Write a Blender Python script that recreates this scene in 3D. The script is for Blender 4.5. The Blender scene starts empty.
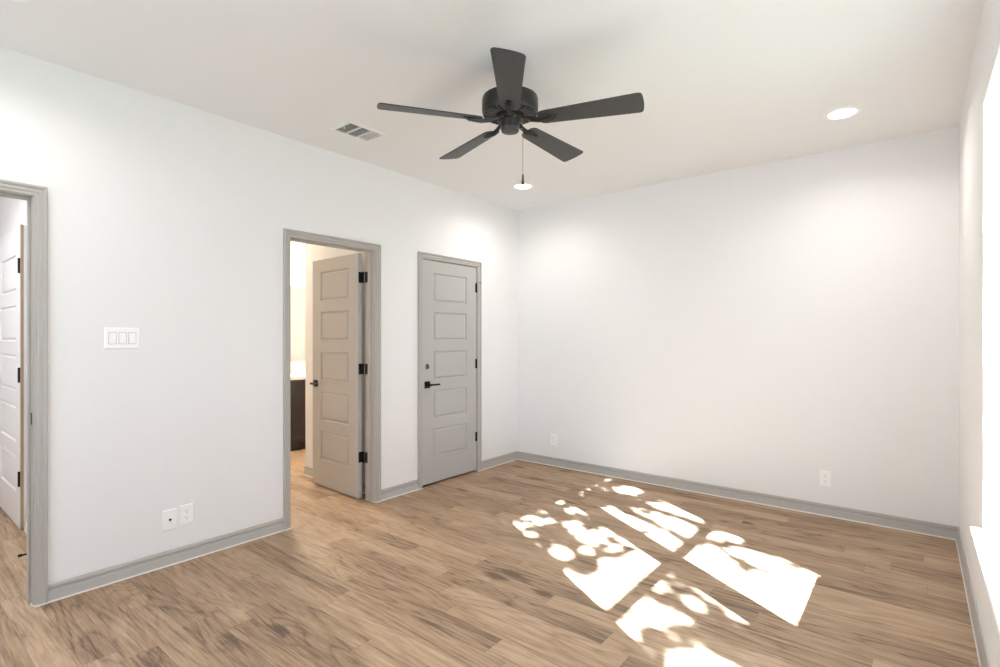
import bpy, bmesh, math, random
from mathutils import Vector, Matrix
random.seed(7)
scene = bpy.context.scene
COL = scene.collection

# ---------------------------------------------------------------- camera, sky, sun, exposure
X_L, X_R, Y_B, Y_N, H = -3.438, 0.2195, 4.583, -1.30, 2.743      # room faces
T_L, T_R = 0.117, 0.20                                            # wall thickness
F_PX, YAW = 518.82, 0.676632
cam_d = bpy.data.cameras.new('camera'); cam = bpy.data.objects.new('camera', cam_d); COL.objects.link(cam)
cam_d.sensor_width = 36.0; cam_d.lens = F_PX / 1000 * 36.0; cam_d.shift_y = 0.00395
cam_d.clip_start = 0.02
cam.location = (0, 0, 1.342); cam.rotation_euler = (math.pi/2, 0, YAW)
scene.camera = cam

vs = scene.view_settings
vs.view_transform = 'Standard'; vs.look = 'None'; vs.gamma = 1.0; vs.use_curve_mapping = False
vs.exposure = EXPOSURE = 0.56
scene.cycles.max_bounces = 12; scene.cycles.diffuse_bounces = 9; scene.cycles.glossy_bounces = 4
scene.cycles.sample_clamp_indirect = 12.0
scene.cycles.use_denoising = True

world = bpy.data.worlds.new('sky'); scene.world = world; world.use_nodes = True
bg = world.node_tree.nodes['Background']
bg.inputs['Color'].default_value = (0.84, 0.88, 1.0, 1); bg.inputs['Strength'].default_value = 3.5

SUN_DIR = Vector((-1.0, 0.63, -0.86))                            # direction the light travels
sun_d = bpy.data.lights.new('sun', 'SUN'); sun_d.energy = 96.0; sun_d.angle = math.radians(0.53)
sun_d.color = (0.67, 0.81, 1.0)
sun = bpy.data.objects.new('sun', sun_d); COL.objects.link(sun)
sun.rotation_euler = SUN_DIR.to_track_quat('-Z', 'Y').to_euler(); sun.location = (6, -3, 7)

def lamp(name, kind, loc, energy, color, rot=(0, 0, 0), **kw):
    d = bpy.data.lights.new(name, kind); d.energy = energy; d.color = color
    for k, v in kw.items(): setattr(d, k, v)
    o = bpy.data.objects.new(name, d); COL.objects.link(o); o.location = loc; o.rotation_euler = rot
    return o
WARM = (1.0, 0.80, 0.58)
DOWN = [(-0.363, 3.861), (-2.839, 3.875), (-0.363, 0.36), (-2.839, 0.36)]  # second pair is unseen, assumed by symmetry and added to light the room
for x, y in DOWN:
    lamp('downlight_lamp', 'AREA', (x, y, H - 0.012), 4.2 if y > 1 else 3.2, (1.0, 0.96, 0.93), shape='DISK', size=0.14, spread=math.radians(150))

# ---------------------------------------------------------------- materials
def new_mat(name):
    m = bpy.data.materials.new(name); m.use_nodes = True
    return m, m.node_tree, m.node_tree.nodes['Principled BSDF']
def paint(name, col, rough=0.5, metal=0.0, bump=0.0, bscale=60, spec=0.5, emit=None, estr=0):
    m, nt, p = new_mat(name)
    p.inputs['Base Color'].default_value = (*col, 1); p.inputs['Roughness'].default_value = rough
    p.inputs['Metallic'].default_value = metal; p.inputs['Specular IOR Level'].default_value = spec
    if emit: p.inputs['Emission Color'].default_value = (*emit, 1); p.inputs['Emission Strength'].default_value = estr
    n = nt.nodes.new('ShaderNodeTexNoise'); n.inputs['Scale'].default_value = bscale; n.inputs['Detail'].default_value = 4
    g = nt.nodes.new('ShaderNodeNewGeometry'); nt.links.new(g.outputs['Position'], n.inputs['Vector'])
    if bump:
        b = nt.nodes.new('ShaderNodeBump'); b.inputs['Strength'].default_value = bump; b.inputs['Distance'].default_value = 0.002
        nt.links.new(n.outputs['Fac'], b.inputs['Height']); nt.links.new(b.outputs['Normal'], p.inputs['Normal'])
    else:
        mr = nt.nodes.new('ShaderNodeMapRange'); mr.inputs['To Min'].default_value = rough*0.9; mr.inputs['To Max'].default_value = min(1, rough*1.1)
        nt.links.new(n.outputs['Fac'], mr.inputs['Value']); nt.links.new(mr.outputs['Result'], p.inputs['Roughness'])
    return m
M = {}
M['wall'] = paint('wall_paint', (0.80, 0.795, 0.79), 0.75, bump=0.25, bscale=70, spec=0.3)
M['ceiling'] = paint('ceiling_paint', (0.80, 0.795, 0.79), 0.9, bump=0.2, bscale=80, spec=0.2)
M['trim'] = paint('trim_paint', (0.43, 0.408, 0.380), 0.42, spec=0.4, bscale=4)
M['door'] = paint('door_paint', (0.45, 0.44, 0.42), 0.42, spec=0.5)
M['tan'] = paint('tan_warm_lit_edge', (0.42, 0.31, 0.21), 0.6)  # taupe door edge with warm light painted into its colour
M['white_door'] = paint('white_door_paint', (0.80, 0.80, 0.81), 0.4)
M['white_trim'] = paint('white_trim_paint', (0.80, 0.79, 0.77), 0.4)
M['caulk'] = paint('caulk', (0.78, 0.76, 0.72), 0.6)
M['gap'] = paint('shadow_gap_grey', (0.50, 0.48, 0.46), 0.5)
M['plastic'] = paint('white_plastic', (0.89, 0.885, 0.88), 0.3)
M['slot'] = paint('dark_slot', (0.05, 0.045, 0.045), 0.6)
M['black'] = paint('black_metal', (0.012, 0.012, 0.012), 0.42, metal=0.6)
M['brass'] = paint('aged_brass', (0.30, 0.19, 0.10), 0.35, metal=0.9)
M['bore'] = paint('raw_wood', (0.30, 0.18, 0.09), 0.8)
M['blade'] = paint('fan_blade_charcoal', (0.040, 0.040, 0.041), 0.45)
M['fan'] = paint('fan_bronze_metal', (0.024, 0.022, 0.021), 0.36, metal=0.4)
M['fan_light'] = paint('fan_grille_highlight', (0.17, 0.16, 0.15), 0.3, metal=0.5)  # lighter than the fan body to paint in highlights on the fins
M['fan_dark'] = paint('fan_vent_dark', (0.008, 0.008, 0.008), 0.7)
M['chain'] = paint('chain_metal', (0.35, 0.33, 0.31), 0.35, metal=0.8)
M['fob'] = paint('fob_wood', (0.10, 0.055, 0.025), 0.4)
M['vent'] = paint('vent_white', (0.78, 0.77, 0.75), 0.5)
M['duct'] = paint('duct_grey', (0.10, 0.10, 0.10), 0.8)
M['vinyl'] = paint('window_vinyl', (0.85, 0.86, 0.87), 0.35)
M['sill'] = paint('sill_paint', (0.86, 0.86, 0.85), 0.35)
M['lens'] = paint('lamp_lens', (0.9, 0.9, 0.9), 0.4, emit=(1.0, 0.93, 0.84), estr=12)
M['shade'] = paint('glass_shade', (0.9, 0.85, 0.75), 0.4, emit=(1.0, 0.85, 0.62), estr=4)
M['cabinet'] = paint('espresso_wood', (0.018, 0.011, 0.008), 0.4)
M['counter'] = paint('white_countertop', (0.85, 0.84, 0.82), 0.2)
M['mirror'] = paint('mirror_glass', (0.93, 0.95, 0.95), 0.02, metal=1.0)
M['bark'] = paint('bark', (0.12, 0.085, 0.06), 0.9, bump=0.8, bscale=25)
M['leaf'] = paint('leaf_green', (0.07, 0.14, 0.035), 0.6)
M['ground'] = paint('dry_grass', (0.12, 0.12, 0.08), 0.95, bump=0.5, bscale=20)
m, nt, p = new_mat('window_glass')
nt.nodes.remove(p)
gl = nt.nodes.new('ShaderNodeBsdfTransparent'); gl.inputs['Color'].default_value = (0.94, 0.96, 0.96, 1)
gs = nt.nodes.new('ShaderNodeBsdfGlossy'); gs.inputs['Roughness'].default_value = 0.02
mx = nt.nodes.new('ShaderNodeMixShader'); mx.inputs['Fac'].default_value = 0.05
nt.links.new(gl.outputs[0], mx.inputs[1]); nt.links.new(gs.outputs[0], mx.inputs[2])
nt.links.new(mx.outputs[0], nt.nodes['Material Output'].inputs['Surface']); M['glass'] = m

def floor_material():
    m, nt, p = new_mat('oak_plank_floor'); N = nt.nodes; L = nt.links
    def math_(op, a, b=None, c=None):
        n = N.new('ShaderNodeMath'); n.operation = op
        for i, v in enumerate((a, b, c)):
            if v is None: continue
            if isinstance(v, (int, float)): n.inputs[i].default_value = v
            else: L.new(v, n.inputs[i])
        return n.outputs[0]
    g = N.new('ShaderNodeNewGeometry'); sp = N.new('ShaderNodeSeparateXYZ'); L.new(g.outputs['Position'], sp.inputs[0])
    X, Y = sp.outputs[0], sp.outputs[1]
    PW, PL = 0.122, 1.02
    ry = math_('DIVIDE', math_('ADD', Y, 10.03), PW); row = math_('FLOOR', ry); fy = math_('FRACT', ry)
    wn = N.new('ShaderNodeTexWhiteNoise'); wn.noise_dimensions = '1D'; L.new(row, wn.inputs['W'])
    rx = math_('ADD', math_('DIVIDE', math_('ADD', X, 20), PL), math_('MULTIPLY', wn.outputs['Value'], 5.37))
    col = math_('FLOOR', rx); fx = math_('FRACT', rx)
    wn2 = N.new('ShaderNodeTexWhiteNoise'); wn2.noise_dimensions = '2D'
    cb = N.new('ShaderNodeCombineXYZ'); L.new(row, cb.inputs[0]); L.new(col, cb.inputs[1]); L.new(cb.outputs[0], wn2.inputs['Vector'])
    R = wn2.outputs['Value']; R2 = math_('MULTIPLY', R, 37.0)
    def coords(sx, sy):
        c = N.new('ShaderNodeCombineXYZ'); L.new(math_('MULTIPLY', X, sx), c.inputs[0]); L.new(math_('MULTIPLY', Y, sy), c.inputs[1]); L.new(R2, c.inputs[2]); return c.outputs[0]
    def noise(v, scale, detail, dist=0.0, rough=0.6):
        n = N.new('ShaderNodeTexNoise'); n.inputs['Scale'].default_value = scale; n.inputs['Detail'].default_value = detail
        n.inputs['Distortion'].default_value = dist; n.inputs['Roughness'].default_value = rough; L.new(v, n.inputs['Vector']); return n.outputs['Fac']
    fine = noise(coords(3.0, 58), 1.6, 6, 0.4, 0.7)
    broad = noise(coords(0.9, 6.0), 1.3, 4, 1.6, 0.6)
    # cathedral grain: contour lines of a stretched noise
    field = noise(coords(0.55, 4.5), 1.0, 2, 0.8, 0.45)
    ring = math_('FRACT', math_('MULTIPLY', field, 14.0)); ring = math_('ABSOLUTE', math_('SUBTRACT', ring, 0.5)); ring = math_('POWER', math_('MULTIPLY', ring, 2.0), 3.0)
    patchy = noise(coords(1.6, 7.0), 1.4, 4, 1.0, 0.65)
    dark = N.new('ShaderNodeMapRange'); dark.inputs['From Min'].default_value = 0.59; dark.inputs['From Max'].default_value = 0.74; L.new(patchy, dark.inputs['Value'])
    # knots
    vo = N.new('ShaderNodeTexVoronoi'); vo.inputs['Scale'].default_value = 1.0; L.new(coords(1.3, 3.6), vo.inputs['Vector'])
    kn = N.new('ShaderNodeMapRange'); kn.inputs['From Min'].default_value = 0.13; kn.inputs['From Max'].default_value = 0.02; L.new(math_('ADD', vo.outputs['Distance'], math_('MULTIPLY', math_('SUBTRACT', fine, 0.5), 0.12)), kn.inputs['Value'])
    ramp = N.new('ShaderNodeValToRGB'); e = ramp.color_ramp.elements
    e[0].position = 0.30; e[0].color = (0.130, 0.082, 0.050, 1)
    e[1].position = 0.70; e[1].color = (0.500, 0.358, 0.236, 1)
    mid = ramp.color_ramp.elements.new(0.5); mid.color = (0.345, 0.228, 0.142, 1)
    t = math_('ADD', math_('MULTIPLY', fine, 0.75), math_('MULTIPLY', broad, 0.35))
    t = math_('ADD', t, math_('MULTIPLY', math_('SUBTRACT', R, 0.5), 0.17))
    t = math_('SUBTRACT', t, math_('MULTIPLY', ring, 0.13))
    t = math_('SUBTRACT', t, math_('MULTIPLY', dark.outputs[0], 0.15))
    t = math_('SUBTRACT', t, math_('MULTIPLY', kn.outputs[0], 0.40))
    t = math_('ADD', t, 0.01)
    L.new(t, ramp.inputs['Fac'])
    # seams between planks
    sy = math_('LESS_THAN', math_('MINIMUM', fy, math_('SUBTRACT', 1.0, fy)), 0.010)
    sx = math_('LESS_THAN', math_('MINIMUM', fx, math_('SUBTRACT', 1.0, fx)), 0.0013)
    seam = math_('MAXIMUM', sy, sx)
    mixc = N.new('ShaderNodeMixRGB'); mixc.blend_type = 'MULTIPLY'; L.new(math_('MULTIPLY', seam, 0.45), mixc.inputs['Fac'])
    L.new(ramp.outputs['Color'], mixc.inputs['Color1']); mixc.inputs['Color2'].default_value = (0.25, 0.2, 0.16, 1)
    L.new(mixc.outputs[0], p.inputs['Base Color'])
    mr = N.new('ShaderNodeMapRange'); mr.inputs['To Min'].default_value = 0.42; mr.inputs['To Max'].default_value = 0.60; L.new(fine, mr.inputs['Value']); L.new(mr.outputs[0], p.inputs['Roughness'])
    b = N.new('ShaderNodeBump'); b.inputs['Strength'].default_value = 0.25; b.inputs['Distance'].default_value = 0.0015
    L.new(math_('SUBTRACT', fine, seam), b.inputs['Height']); L.new(b.outputs['Normal'], p.inputs['Normal'])
    p.inputs['Specular IOR Level'].default_value = 0.4
    return m
M['floor'] = floor_material()

# ---------------------------------------------------------------- helpers
class MB:
    """Collects shapes into one bmesh and links them as ONE object."""
    def __init__(s): s.bm = bmesh.new()
    def box(s, a, b, bev=0.0, mat=None):
        x0, y0, z0 = a; x1, y1, z1 = b
        r = bmesh.ops.create_cube(s.bm, size=1.0)
        for v in r['verts']:
            v.co = Vector(((x0+x1)/2 + v.co.x*(x1-x0), (y0+y1)/2 + v.co.y*(y1-y0), (z0+z1)/2 + v.co.z*(z1-z0)))
        if bev:
            es = {e for v in r['verts'] for e in v.link_edges}
            out = bmesh.ops.bevel(s.bm, geom=list(es), offset=bev, segments=2, affect='EDGES', profile=0.5)
            if mat is not None:
                for v in out['verts']: v.co = mat @ v.co
                return s
        if mat is not None:
            for v in r['verts']: v.co = mat @ v.co
        return s
    def quads(s, verts, faces):
        vv = [s.bm.verts.new(v) for v in verts]
        for f in faces:
            try: s.bm.faces.new([vv[i] for i in f])
            except ValueError: pass
        return s
    def lathe(s, prof, c=(0, 0, 0), n=40, mat=None, close=True):
        """prof = [(r, z)...] turned about z."""
        rings = []
        for r, z in prof:
            rings.append([s.bm.verts.new((max(r, 1e-5)*math.cos(2*math.pi*i/n), max(r, 1e-5)*math.sin(2*math.pi*i/n), z)) for i in range(n)])
        for a, b in zip(rings, rings[1:]):
            for i in range(n): s.bm.faces.new((a[i], a[(i+1) % n], b[(i+1) % n], b[i]))
        if close: s.bm.faces.new(rings[0][::-1]); s.bm.faces.new(rings[-1])
        T = Matrix.Translation(c) @ (mat or Matrix())
        for r in rings:
            for v in r: v.co = T @ v.co
        return s
    def tube(s, pts, rad, n=8):
        pts = [Vector(p) for p in pts]; rads = rad if isinstance(rad, (list, tuple)) else [rad]*len(pts)
        rings = []
        for i, p in enumerate(pts):
            d = (pts[min(i+1, len(pts)-1)] - pts[max(i-1, 0)]).normalized()
            up = Vector((0, 0, 1)) if abs(d.z) < 0.9 else Vector((1, 0, 0))
            a = d.cross(up).normalized(); b = d.cross(a)
            rings.append([s.bm.verts.new(p + rads[i]*(a*math.cos(2*math.pi*k/n) + b*math.sin(2*math.pi*k/n))) for k in range(n)])
        for a, b in zip(rings, rings[1:]):
            for k in range(n): s.bm.faces.new((a[k], a[(k+1) % n], b[(k+1) % n], b[k]))
        s.bm.faces.new(rings[0][::-1]); s.bm.faces.new(rings[-1])
        return s
    def sweep(s, rows, closed_profile=True):
        """rows = list of polylines (one for each profile point); joins neighbours."""
        R = [[s.bm.verts.new(p) for p in row] for row in rows]
        k = len(R)
        for i in range(k if closed_profile else k-1):
            a, b = R[i], R[(i+1) % k]
            for j in range(len(a)-1): s.bm.faces.new((a[j], a[j+1], b[j+1], b[j]))
        if closed_profile:
            s.bm.faces.new([r[0] for r in R]); s.bm.faces.new([r[-1] for r in R][::-1])
        return s
    def build(s, name, mat, parent=None, smooth=False, kind=None, mw=None):
        bmesh.ops.recalc_face_normals(s.bm, faces=s.bm.faces)
        me = bpy.data.meshes.new(name); s.bm.to_mesh(me); s.bm.free()
        me.materials.append(mat)
        if smooth:
            for p_ in me.polygons: p_.use_smooth = True
            try: me.set_sharp_from_angle(angle=math.radians(40))
            except Exception: pass
        o = bpy.data.objects.new(name, me); COL.objects.link(o)
        if parent: o.parent = parent
        if kind: o['kind'] = kind
        if mw is not None: o.matrix_local = mw
        return o
def empty(name, loc=(0, 0, 0), rz=0.0, label=None, cat=None, group=None, kind=None):
    o = bpy.data.objects.new(name, None); COL.objects.link(o); o.location = loc; o.rotation_euler = (0, 0, rz)
    o.empty_display_size = 0.1
    return tag(o, label, cat, group, kind)
def tag(o, label=None, cat=None, group=None, kind=None):
    if label: o['label'] = label
    if cat: o['category'] = cat
    if group: o['group'] = group
    if kind: o['kind'] = kind
    return o
def struct(o, label, cat): return tag(o, label, cat, kind='structure')

# ---------------------------------------------------------------- room shell
def slab_wall(us, zs, holes, place, t):
    """A wall of thickness t with real openings. us/zs = extents, holes=[(u0,u1,z0,z1)], place(u, w, z) -> xyz, w 0..t"""
    U = sorted(set([us[0], us[1]] + [h[i] for h in holes for i in (0, 1)]))
    Z = sorted(set([zs[0], zs[1]] + [h[i] for h in holes for i in (2, 3)]))
    mb = MB(); cache = {}
    def V(u, w, z):
        k = (round(u, 5), round(w, 5), round(z, 5))
        if k not in cache: cache[k] = mb.bm.verts.new(place(u, w, z))
        return cache[k]
    def solid(i, j):
        if i < 0 or j < 0 or i >= len(U)-1 or j >= len(Z)-1: return False
        cu, cz = (U[i]+U[i+1])/2, (Z[j]+Z[j+1])/2
        return not any(h[0] < cu < h[1] and h[2] < cz < h[3] for h in holes)
    for i in range(len(U)-1):
        for j in range(len(Z)-1):
            if not solid(i, j): continue
            u0, u1, z0, z1 = U[i], U[i+1], Z[j], Z[j+1]
            for w in (0, t): mb.bm.faces.new((V(u0, w, z0), V(u1, w, z0), V(u1, w, z1), V(u0, w, z1)))
            if not solid(i-1, j): mb.bm.faces.new((V(u0, 0, z0), V(u0, t, z0), V(u0, t, z1), V(u0, 0, z1)))
            if not solid(i+1, j): mb.bm.faces.new((V(u1, 0, z0), V(u1, t, z0), V(u1, t, z1), V(u1, 0, z1)))
            if not solid(i, j-1): mb.bm.faces.new((V(u0, 0, z0), V(u1, 0, z0), V(u1, t, z0), V(u0, t, z0)))
            if not solid(i, j+1): mb.bm.faces.new((V(u0, 0, z1), V(u1, 0, z1), V(u1, t, z1), V(u0, t, z1)))
    return mb
D1, D2, D3 = (-0.26, 0.558), (1.925, 2.650), (3.172, 3.908)      # clear door openings in the left wall
JT, HEAD = 0.018, 2.046
X_F = -6.45                                                       # far wall of hall and bathroom
WIN = (1.26, 3.00, 0.51, 2.33)
NWIN = (-3.0, -0.35, 0.51, 2.33)
holesL = [(d[0]-JT, d[1]+JT, 0.0, HEAD+JT) for d in (D1, D2, D3)]
struct(slab_wall((Y_N, Y_B), (0, H), holesL, lambda u, w, z: (X_L-w, u, z), T_L).build('wall_left', M['wall']), 'white painted wall with three grey-framed doorways', 'wall')
struct(slab_wall((X_L-T_L, X_R+T_R), (0, H), [], lambda u, w, z: (u, Y_B+w, z), 0.12).build('wall_back', M['wall']), 'plain white far wall with two low outlets', 'wall')
struct(slab_wall((Y_N-0.15, Y_B), (0, H), [WIN], lambda u, w, z: (X_R+w, u, z), T_R).build('wall_right', M['wall']), 'white wall at the right edge, pierced by the window', 'wall')
struct(slab_wall((X_F, X_R), (0, H), [NWIN], lambda u, w, z: (u, Y_N-w, z), 0.15).build('wall_near', M['wall']), 'white wall behind the camera', 'wall')
struct(MB().box((X_F-0.12, Y_N-0.15, -0.12), (X_R+T_R, Y_B+0.12, 0)).build('floor', M['floor']), 'warm brown oak-look plank floor with knots and grain', 'floor')
struct(MB().box((X_F-0.12, Y_N-0.15, H), (X_R+T_R, Y_B+0.12, H+0.15)).build('ceiling', M['ceiling']), 'flat white ceiling', 'ceiling')
# rooms beyond the doorways
struct(MB().box((X_F-0.12, Y_N-0.15, 0), (X_F, Y_B+0.12, H)).build('wall_far_left', M['wall']), 'white wall behind the bathroom mirror', 'wall')
struct(MB().box((X_F, 0.757, 0), (X_L-T_L, 0.875, H)).build('wall_hall', M['wall']), 'white hallway wall seen through the left doorway', 'wall')
struct(MB().box((-4.66, 2.765, 0), (X_L-T_L, 2.865, H)).build('wall_bathroom', M['wall']), 'cream wall behind the open bathroom door', 'wall')
struct(MB().box((-4.66, 2.865, 0), (-4.56, Y_B, H)).build('wall_closet', M['wall']), 'bathroom wall turning the corner beside the vanity', 'wall')
struct(MB().box((X_F, Y_B, 0), (X_L-T_L, Y_B+0.12, H)).build('wall_bathroom_end', M['wall']), 'end wall of the bathroom beside the vanity', 'wall')

# ---------------------------------------------------------------- trim
CAS = [(0.000, 0.0), (0.000, 0.007), (0.002, 0.009), (0.014, 0.0095), (0.019, 0.0145), (0.033, 0.0135), (0.037, 0.019), (0.041, 0.021), (0.047, 0.021), (0.050, 0.018), (0.050, 0.0)]
def casing_rows(d, zh, place):
    return [[place(d[0]-0.004-o, t, 0), place(d[0]-0.004-o, t, zh+0.004+o), place(d[1]+0.004+o, t, zh+0.004+o), place(d[1]+0.004+o, t, 0)] for o, t in CAS]
def doorway(n, d, label, stop_x, cl=True):
    r = empty('trim_%d' % n, (X_L, (d[0]+d[1])/2, 0), 0, label, 'door frame', kind='structure')
    c = r.location
    P = lambda u, t, z: (t, u-c.y, z)
    MB().sweep(casing_rows(d, HEAD, P)).build('casing', M['trim'], r)
    Q = lambda u, t, z: (-T_L-t, u-c.y, z)
    MB().sweep(casing_rows(d, HEAD, Q)).build('casing', M['trim'], r)
    j = MB()
    for y0, y1 in ((d[0]-JT+0.0005, d[0]), (d[1], d[1]+JT-0.0005)): j.box((-T_L, y0-c.y, 0), (0, y1-c.y, HEAD), 0.0008)
    j.box((-T_L, d[0]-JT+0.0005-c.y, HEAD), (0, d[1]+JT-0.0005-c.y, HEAD+JT-0.0005), 0.0008)
    j.build('jamb', M['trim'], r)
    s = MB(); w = 0.034; sx0, sx1 = stop_x
    s.box((sx0, d[0]-c.y, 0), (sx1, d[0]+0.011-c.y, HEAD), 0.002); s.box((sx0, d[1]-0.011-c.y, 0), (sx1, d[1]-c.y, HEAD), 0.002)
    s.box((sx0, d[0]-c.y+0.011, HEAD-0.011), (sx1, d[1]-0.011-c.y, HEAD), 0.002)
    s.build('door_stop_strip', M['trim'], r)
    k = MB()                                                     # caulk line at the foot of the casing
    for a, b in ((d[0]-0.055, d[0]-0.0035), (d[1]+0.0035, d[1]+0.055)): k.box((0, a-c.y, 0), (0.024, b-c.y, 0.006))
    for a, b in ((d[0]-0.003, d[0]+0.003), (d[1]-0.003, d[1]+0.003)): k.box((-T_L, a-c.y, 0), (0.003, b-c.y, 0.005))
    tag(k.build('caulk_line', M['caulk'], r), 'white caulk line at the foot')
    return r
t1 = doorway(1, D1, 'grey stepped casing of the wide doorway at the left edge', (-0.075, -0.041))
t2 = doorway(2, D2, 'grey casing around the open bathroom doorway', (-0.075, -0.041))
t3 = doorway(3, D3, 'grey casing around the closed grey door', (-0.080, -0.046))
sk = MB().box((-0.034, D1[1]-0.0020-t1.location.y, 0.905), (-0.010, D1[1]+0.0005-t1.location.y, 0.965), 0.0008)
sk = sk.build('strike_plate', M['black'], t1); tag(sk, 'small dark strike plate')

BB = [(0.0, 0.0), (0.016, 0.0), (0.016, 0.014), (0.014, 0.018), (0.0095, 0.046), (0.007, 0.052), (0.0015, 0.058), (0.0015, 0.063), (0.009, 0.066), (0.0095, 0.074), (0.006, 0.086), (0.0, 0.088)]
def baseboard(name, path, label, mat='trim'):
    """path: list of (x, y, nx, ny) - nx, ny = direction the board grows into the room (mitred at corners)."""
    rows = [[(x+nx*t, y+ny*t, z) for x, y, nx, ny in path] for t, z in BB]
    o = struct(MB().sweep(rows).build(name, M[mat]), label, 'baseboard')
    rows = [[(x+nx*t, y+ny*t, z) for x, y, nx, ny in path] for t, z in [(0.0161, 0.0), (0.0195, 0.0), (0.0185, 0.006), (0.0161, 0.008)]]
    tag(MB().sweep(rows).build('caulk_line', M['caulk'], o), 'white caulk line along the floor')
    return o
for a, b, ya, yb, lb in ((Y_N, D1[0]-0.054, 1, 0, 'grey baseboard left of the wide doorway'), (D1[1]+0.054, D2[0]-0.054, 0, 0, 'grey baseboard between the left and bathroom doorways'),
                 (D2[1]+0.054, D3[0]-0.054, 0, 0, 'short grey baseboard between the two grey-framed doors'), (D3[1]+0.054, Y_B, 0, -1, 'short grey baseboard between closed door and corner')):
    baseboard('baseboard_left', [(X_L, a, 1, ya), (X_L, b, 1, yb)], lb)
baseboard('baseboard_back', [(X_L, Y_B, 1, -1), (X_R, Y_B, -1, -1)], 'long grey baseboard along the far wall')
baseboard('baseboard_right', [(X_R, Y_B, -1, -1), (X_R, Y_N, -1, 1)], 'grey baseboard under the window')
baseboard('baseboard_bathroom', [(-4.66, Y_B, -1, -0), (-4.66, 2.765, -1, -1), (X_L-T_L, 2.765, 0, -1)], 'grey baseboard behind the open bathroom door')
baseboard('baseboard_hall', [(-4.835, 0.757, 0, -1), (X_L-T_L, 0.757, 0, -1)], 'white baseboard beside the hallway door', 'white_trim')

# ---------------------------------------------------------------- doors
PZ = [(0.245, 0.505), (0.600, 0.859), (0.956, 1.216), (1.313, 1.573), (1.670, 1.930)]
def leaf(W, Hh, stile, T=0.035, hole=None, z0=0.0):
    """Door leaf: u = x 0..W, faces at y=0 (front, -y) and y=T. Moulded panels both sides; hole=(u,z,r) is bored right through."""
    mb = MB(); bm = mb.bm
    us = [0, stile, W-stile, W]; zs = [0]
    for a, b in PZ: zs += [a-z0, b-z0]
    zs.append(Hh)
    hc = None
    if hole: hc = (hole[0]-0.045, hole[0]+0.045, hole[1]-0.045, hole[1]+0.045); us = sorted(us+[hc[0], hc[1]]); zs = sorted(zs+[hc[2], hc[3]])
    rings_hole = []
    for side, Y in ((1, 0.0), (-1, T)):
        def V(u, z, dpt=0.0): return bm.verts.new((u, Y+side*dpt, z))
        pan = [(stile, W-stile, a-z0, b-z0) for a, b in PZ]
        for i in range(len(us)-1):
            for j in range(len(zs)-1):
                cu, cz = (us[i]+us[i+1])/2, (zs[j]+zs[j+1])/2
                if any(q[0] < cu < q[1] and q[2] < cz < q[3] for q in pan): continue
                if hole and hc[0] < cu < hc[1] and hc[2] < cz < hc[3]:
                    n = 32; out = []; inn = []
                    for k in range(n):
                        a = 2*math.pi*k/n + math.pi/4; c, s = math.cos(a), math.sin(a); m_ = max(abs(c), abs(s))
                        out.append(V(hole[0]+0.045*c/m_, hole[1]+0.045*s/m_)); inn.append(V(hole[0]+hole[2]*c, hole[1]+hole[2]*s))
                    for k in range(n): bm.faces.new((out[k], out[(k+1) % n], inn[(k+1) % n], inn[k]))
                    rings_hole.append(inn); continue
                bm.faces.new((V(us[i], zs[j]), V(us[i+1], zs[j]), V(us[i+1], zs[j+1]), V(us[i], zs[j+1])))
        for q in pan:
            prev = None
            for ins, dp in ((0, 0), (0.002, 0.0055), (0.008, 0.0105), (0.014, 0.0105), (0.024, 0.0030), (0.028, 0.0022)):
                ring = [V(q[0]+ins, q[2]+ins, dp), V(q[1]-ins, q[2]+ins, dp), V(q[1]-ins, q[3]-ins, dp), V(q[0]+ins, q[3]-ins, dp)]
                if prev:
                    for k in range(4): bm.faces.new((prev[k], prev[(k+1) % 4], ring[(k+1) % 4], ring[k]))
                prev = ring
            bm.faces.new(prev)
    for (u0, z0_), (u1, z1_) in (((0, 0), (W, 0)), ((W, 0), (W, Hh)), ((W, Hh), (0, Hh)), ((0, Hh), (0, 0))):
        bm.faces.new([bm.verts.new(v) for v in ((u0, 0, z0_), (u1, 0, z1_), (u1, T, z1_), (u0, T, z0_))])
    if len(rings_hole) == 2:
        a, b = rings_hole
        for k in range(32): bm.faces.new((a[k], a[(k+1) % 32], b[(k+1) % 32], b[k]))
    bmesh.ops.remove_doubles(bm, verts=bm.verts, dist=1e-5)
    return mb
def lever(parent, u, z, y, out, toward, length=0.115):
    """square rose with a straight lever; out = +-1 along y away from the leaf, toward = +-1 along x"""
    h = MB().box((u-0.031, min(y, y+out*0.009), z-0.031), (u+0.031, max(y, y+out*0.009), z+0.031), 0.002).build('handle', M['black'], parent)
    tag(h, 'black square-rose lever handle')
    m = MB().tube([(u, y+out*0.009, z), (u, y+out*0.052, z)], 0.010, 16)
    a, b = sorted((u-toward*0.012, u+toward*length)); m.box((a, min(y+out*0.040, y+out*0.056), z-0.008), (b, max(y+out*0.040, y+out*0.056), z+0.008), 0.003)
    m.build('lever', M['black'], h, smooth=False)
    return h
# closed grey door: opens into the room, hinged on its right
d3 = empty('door_2', (X_L-0.004, D3[0]+0.003, 0.018), math.pi/2, 'closed grey five-panel door nearest the room corner', 'door', kind='structure')
W3 = D3[1]-D3[0]-0.006
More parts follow.
